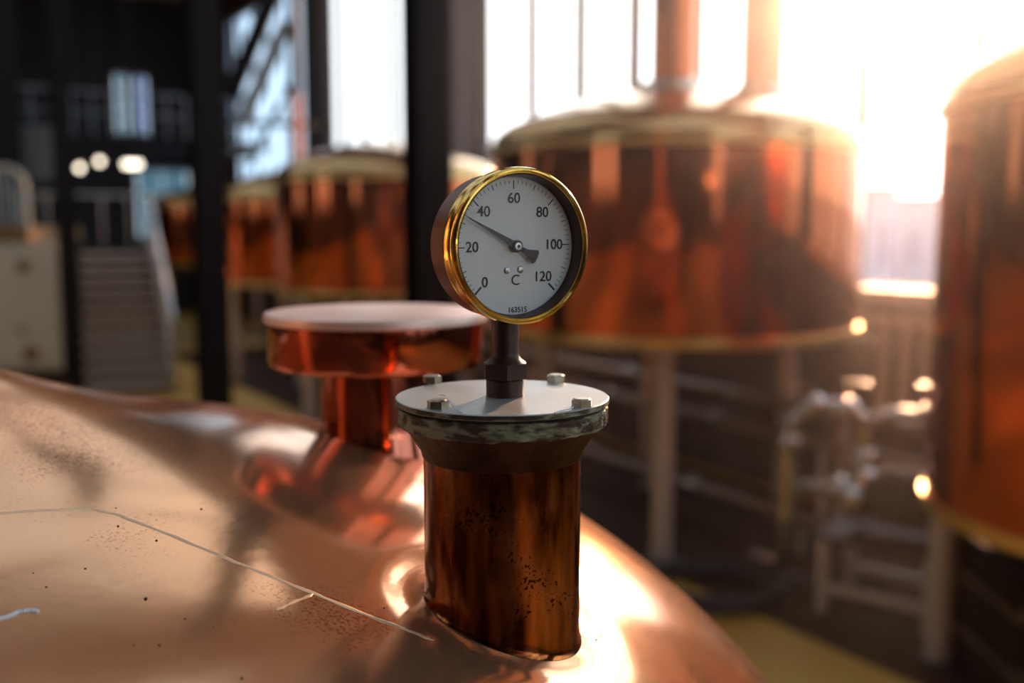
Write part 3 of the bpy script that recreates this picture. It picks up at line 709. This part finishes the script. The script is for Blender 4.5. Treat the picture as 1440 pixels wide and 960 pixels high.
# diagonal braces and pipes in front of the far window
def brace(p0, Y0_, p1, Y1_, w_, h_, label, m='grey', name='diagonal_brace'):
    o = MB().bar(at(*p0, Y0_), at(*p1, Y1_), w_, h_, (0, 1, 0), .01).build(name, M[m]); return tag(o, label, 'brace')
brace((338, 178), 19, (404, 30), 19, .28, .1, 'wide grey diagonal brace across the far left window')
brace((322, 140), 17.5, (398, -40), 17.5, .30, .12, 'black diagonal brace beside the wide grey one, left side', 'steelblack')
brace((352, 232), 18, (408, 120), 18, .08, .08, 'thin dark diagonal brace low in the far left window', 'steelblack')
tag(MB().bar(at(322, 172, 19.4), at(440, 176, 19.4), .1, .1, (0, 0, 1)).build('cross_rail', M['steelblack']), 'thin black horizontal rail across the far left window', 'rail')
tag(MB().bar(at(322, 212, 18.6), at(384, 208, 18.6), .1, .08, (0, 0, 1)).build('cross_rail', M['grey']), 'lower grey horizontal rail just above the smaller tank', 'rail')

# haze volume added for the lens-flare veil around the right-hand tanks
hz = bpy.data.materials.new('flare_haze'); hz.use_nodes = True; n = hz.node_tree; n.nodes.clear()
vs = n.nodes.new('ShaderNodeVolumeScatter'); vs.inputs['Density'].default_value = .012; vs.inputs['Anisotropy'].default_value = .9; vs.inputs['Color'].default_value = (1, .93, .88, 1)
vo = n.nodes.new('ShaderNodeOutputMaterial'); n.links.new(vs.outputs[0], vo.inputs['Volume'])
o = hbox(MB(), 2.7, 7.0, -3.5, 7.4, .02, ZC - .02)
hbox(o, 1.0, 2.695, -3.5, 2.1, .02, ZC - .02); o = o.build('haze', hz); tag(o, 'faint haze volume added for the flare glow around the two right copper tanks', 'haze', kind='stuff'); o.display_type = 'WIRE'

# unseen black deck added behind the camera to darken the stub's reflections
wp = thing('added_dark_deck', 'unseen black deck added behind the camera to darken reflections in the pipe stub', 'platform', (-.5, -2.4, 0))
MB().box((0, 0, .72), (4.0, 3.9, .06)).build('deck', M['deckblack'], wp)
for x in (-1.9, 0, 1.9):
    for y in (-1.85, 1.85): MB().box((x, y, .345), (.08, .08, .69)).build('leg', M['steelblack'], wp)

pln = thing('shade_block', 'low black block added for the shade under the right edge tank', 'plinth', (3.12, 4.64, 0))  # black block stands in for deep shade beneath the tank
MB().box((0, 0, .34), (1.74, .88, .68), bevel=.02).build('block', M['shadefill'], pln)
for z in (.22, .5): MB().box((-.885, 0, z), (.03, .9, .05), bevel=.006).build('side_bar', M['pipesteel'], pln)
MB().box((0, 0, .70), (1.80, .94, .035)).build('top_plate', M['iron'], pln)
struct(hbox(MB(), 4.12, 6.2, 1.2, 18, .0, .012).build('trim_7', M['shadefill']))  # dark strip laid on the floor as shade under the tanks

# ------------------------------------------------------------------ pipes, pumps and hose under the tanks
def pipe_run(n, s0, s1, z, r, label):
    t = thing('pipe_run', label, 'pipe', hall(n, s0, 0), HROT + R(90), 'pipes running under the tanks')
    Lh = s1 - s0
    MB().rod((0, 0, z), (Lh, 0, z), r, seg=20).build('pipe', M['pipesteel'], t)
    k = .6
    while k < Lh:
        MB().rod((k, 0, z), (k + .05, 0, z), r * 1.6, seg=20).build('pipe_flange', M['stainless'], t); k += 1.3
    for q in (.9, Lh - .9): MB().rod((q, 0, 0), (q, 0, z - r * .9), .025, seg=10).build('support', M['legsteel'], t)
pipe_run(5.15, 3.6, 9.6, .24, .045, 'lowest bare steel pipe near the floor beneath the large tank')
pipe_run(5.35, 3.6, 9.6, .74, .038, 'steel pipe at knee height beneath the large tank')
pipe_run(5.55, 3.6, 9.6, .92, .038, 'uppermost steel pipe beneath the large tank')

fr = on_z(1155, 862, 0); bk = on_z(1090, 832, 0); rt = on_z(1330, 905, 0)
skd = Vector(((rt - fr).x, (rt - fr).y, 0)).normalized(); sk_rot = math.atan2(skd.y, skd.x)
skid = thing('pump_skid', 'steel pump stand with finned motor, valves and pipework below the large tank', 'pump', fr, sk_rot)
LN, WD, HT = .58, .44, .44
for x in (0, LN):
    for y in (0, WD): MB().box((x, y, HT / 2), (.05, .05, HT)).build('leg', M['legsteel'], skid)
MB().box((LN / 2, 0, .16), (LN, .03, .05)).box((LN / 2, WD, .16), (LN, .03, .05)).build('lower_rail', M['legsteel'], skid)
MB().box((LN / 2, WD / 2, HT + .015), (LN + .08, WD + .08, .03), bevel=.006).build('top_plate', M['iron'], skid)
MB().lathe([(0, -.24), (.12, -.24), (.14, -.21), (.14, .16), (.10, .2), (0, .2)], 40, Matrix.Translation((.42, .25, .68)) @ Matrix.Rotation(R(90), 4, 'Y')).build('motor', M['iron'], skid)
for k in range(6): MB().lathe([(.14, 0), (.17, .004), (.17, .016), (.14, .02)], 40, Matrix.Translation((.24 + k * .05, .25, .68)) @ Matrix.Rotation(R(90), 4, 'Y')).build('cooling_fin', M['iron'], skid)
MB().lathe([(0, -.07), (.13, -.07), (.17, -.04), (.17, .04), (.13, .07), (0, .07)], 40, Matrix.Translation((.12, .25, .68)) @ Matrix.Rotation(R(90), 4, 'Y')).build('pump_casing', M['stainless'], skid)
MB().tube([(.12, .25, .8), (.12, .25, 1.02), (.10, .22, 1.12), (.02, .16, 1.18), (-.12, .08, 1.18), (-.22, .06, 1.12), (-.25, .06, .95), (-.25, .06, .5)], .045, 16).build('pipe', M['stainless'], skid)
MB().tube([(-.02, .25, .68), (-.2, .25, .68), (-.3, .25, .62), (-.33, .25, .5), (-.33, .25, .2), (-.4, .3, .12), (-.6, .4, .12)], .045, 16).build('pipe', M['stainless'], skid)
MB().tube([(.12, .25, 1.1), (.3, .3, 1.16), (.46, .34, 1.15), (.56, .36, 1.05), (.58, .36, .46)], .035, 14).build('pipe', M['stainless'], skid)
for c, r in (((-.12, .08, 1.18), .075), ((.04, .18, 1.16), .075), ((-.25, .06, .95), .07), ((.42, .33, 1.155), .06), ((-.02, .25, .68), .075), ((-.33, .25, .45), .07), ((.12, .25, .88), .075)):
    MB().ball(c, r, 18, 12).build('valve', M['stainless'], skid)
for c in ((-.25, .06, 1.2), (.04, .18, 1.24), (.42, .33, 1.235)):
    MB().rod(c, (c[0], c[1], c[2] + .08), .012, seg=8).box((c[0] + .05, c[1], c[2] + .085), (.16, .025, .018), bevel=.004).build('valve_handle', M['stainless'], skid)
cp2 = Vector(fr) + Matrix.Rotation(sk_rot, 3, 'Z') @ Vector((.79, .20, 0))
cool = thing('plate_cooler', 'stack of pale horizontal bars in a small steel rack beside the pump stand', 'heat exchanger', cp2, sk_rot)
for k in range(6): MB().box((0, 0, .34 + k * .085), (.26, .22, .055), bevel=.008).build('plate', M['legsteel'], cool)
for x in (-.14, .14): MB().box((x, 0, .56), (.02, .24, .54)).build('side_plate', M['iron'], cool)
for x in (-.14, .14):
    for y in (-.1, .1): MB().box((x, y, .15), (.03, .03, .3)).build('leg', M['iron'], cool)
mb = MB(); pts = []; hc = on_z(1000, 838, 0)
for k in range(97):
    a = k / 96 * 2 * math.pi * 3; r = .30 + .03 * math.sin(a * .7) + .05 * (k / 96); pts.append((r * math.cos(a) * 1.15, r * math.sin(a), .03 + .045 * (k / 32 // 1) * .8 + .004 * math.sin(3 * a)))
pts += [(pts[-1][0] + .3, pts[-1][1] + .05, .03), (pts[-1][0] + .7, pts[-1][1] + .3, .03)]
tag(mb.tube(pts, .025, 10).build('hose', M['hose'], loc=(hc.x, hc.y, 0)), 'dark rubber hose coiled on the ochre floor under the large tank', 'hose')

scr = thing('darkening_screen', 'long dark panelled screen added to darken the space behind the tank legs and pipes', 'screen', hall(6.3, 4.9, 0), HROT + R(90))  # screen added to darken the floor and wall seen under the tanks
for k in range(14): MB().box((.5 + k, 0, .69), (.985, .05, 1.34), bevel=.01).build('panel', M['wall'], scr)
for k in range(15): MB().box((k, -.03, .68), (.05, .06, 1.36)).build('post', M['iron'], scr)

# radiator under the window, seen between the large tank and the right one
rp = hall(7.3, 5.75, 0)
rad = thing('radiator', 'pale column radiator under the window sill between the two right tanks', 'radiator', rp, HROT + R(90))
for k in range(9):
    MB().lathe([(0, .50), (.06, .52), (.07, .56), (.05, .62), (.05, 1.34), (.072, 1.40), (.06, 1.45), (0, 1.46)], 16, Matrix.Translation((-.88 + .22 * k, 0, 0))).build('section', M['radiator'], rad)
for z in (.56, 1.40): MB().rod((-.9, 0, z), (.9, 0, z), .03).build('header', M['radiator'], rad)
for x in (-.88, .88): MB().box((x, 0, .25), (.06, .08, .52)).build('foot', M['iron'], rad)
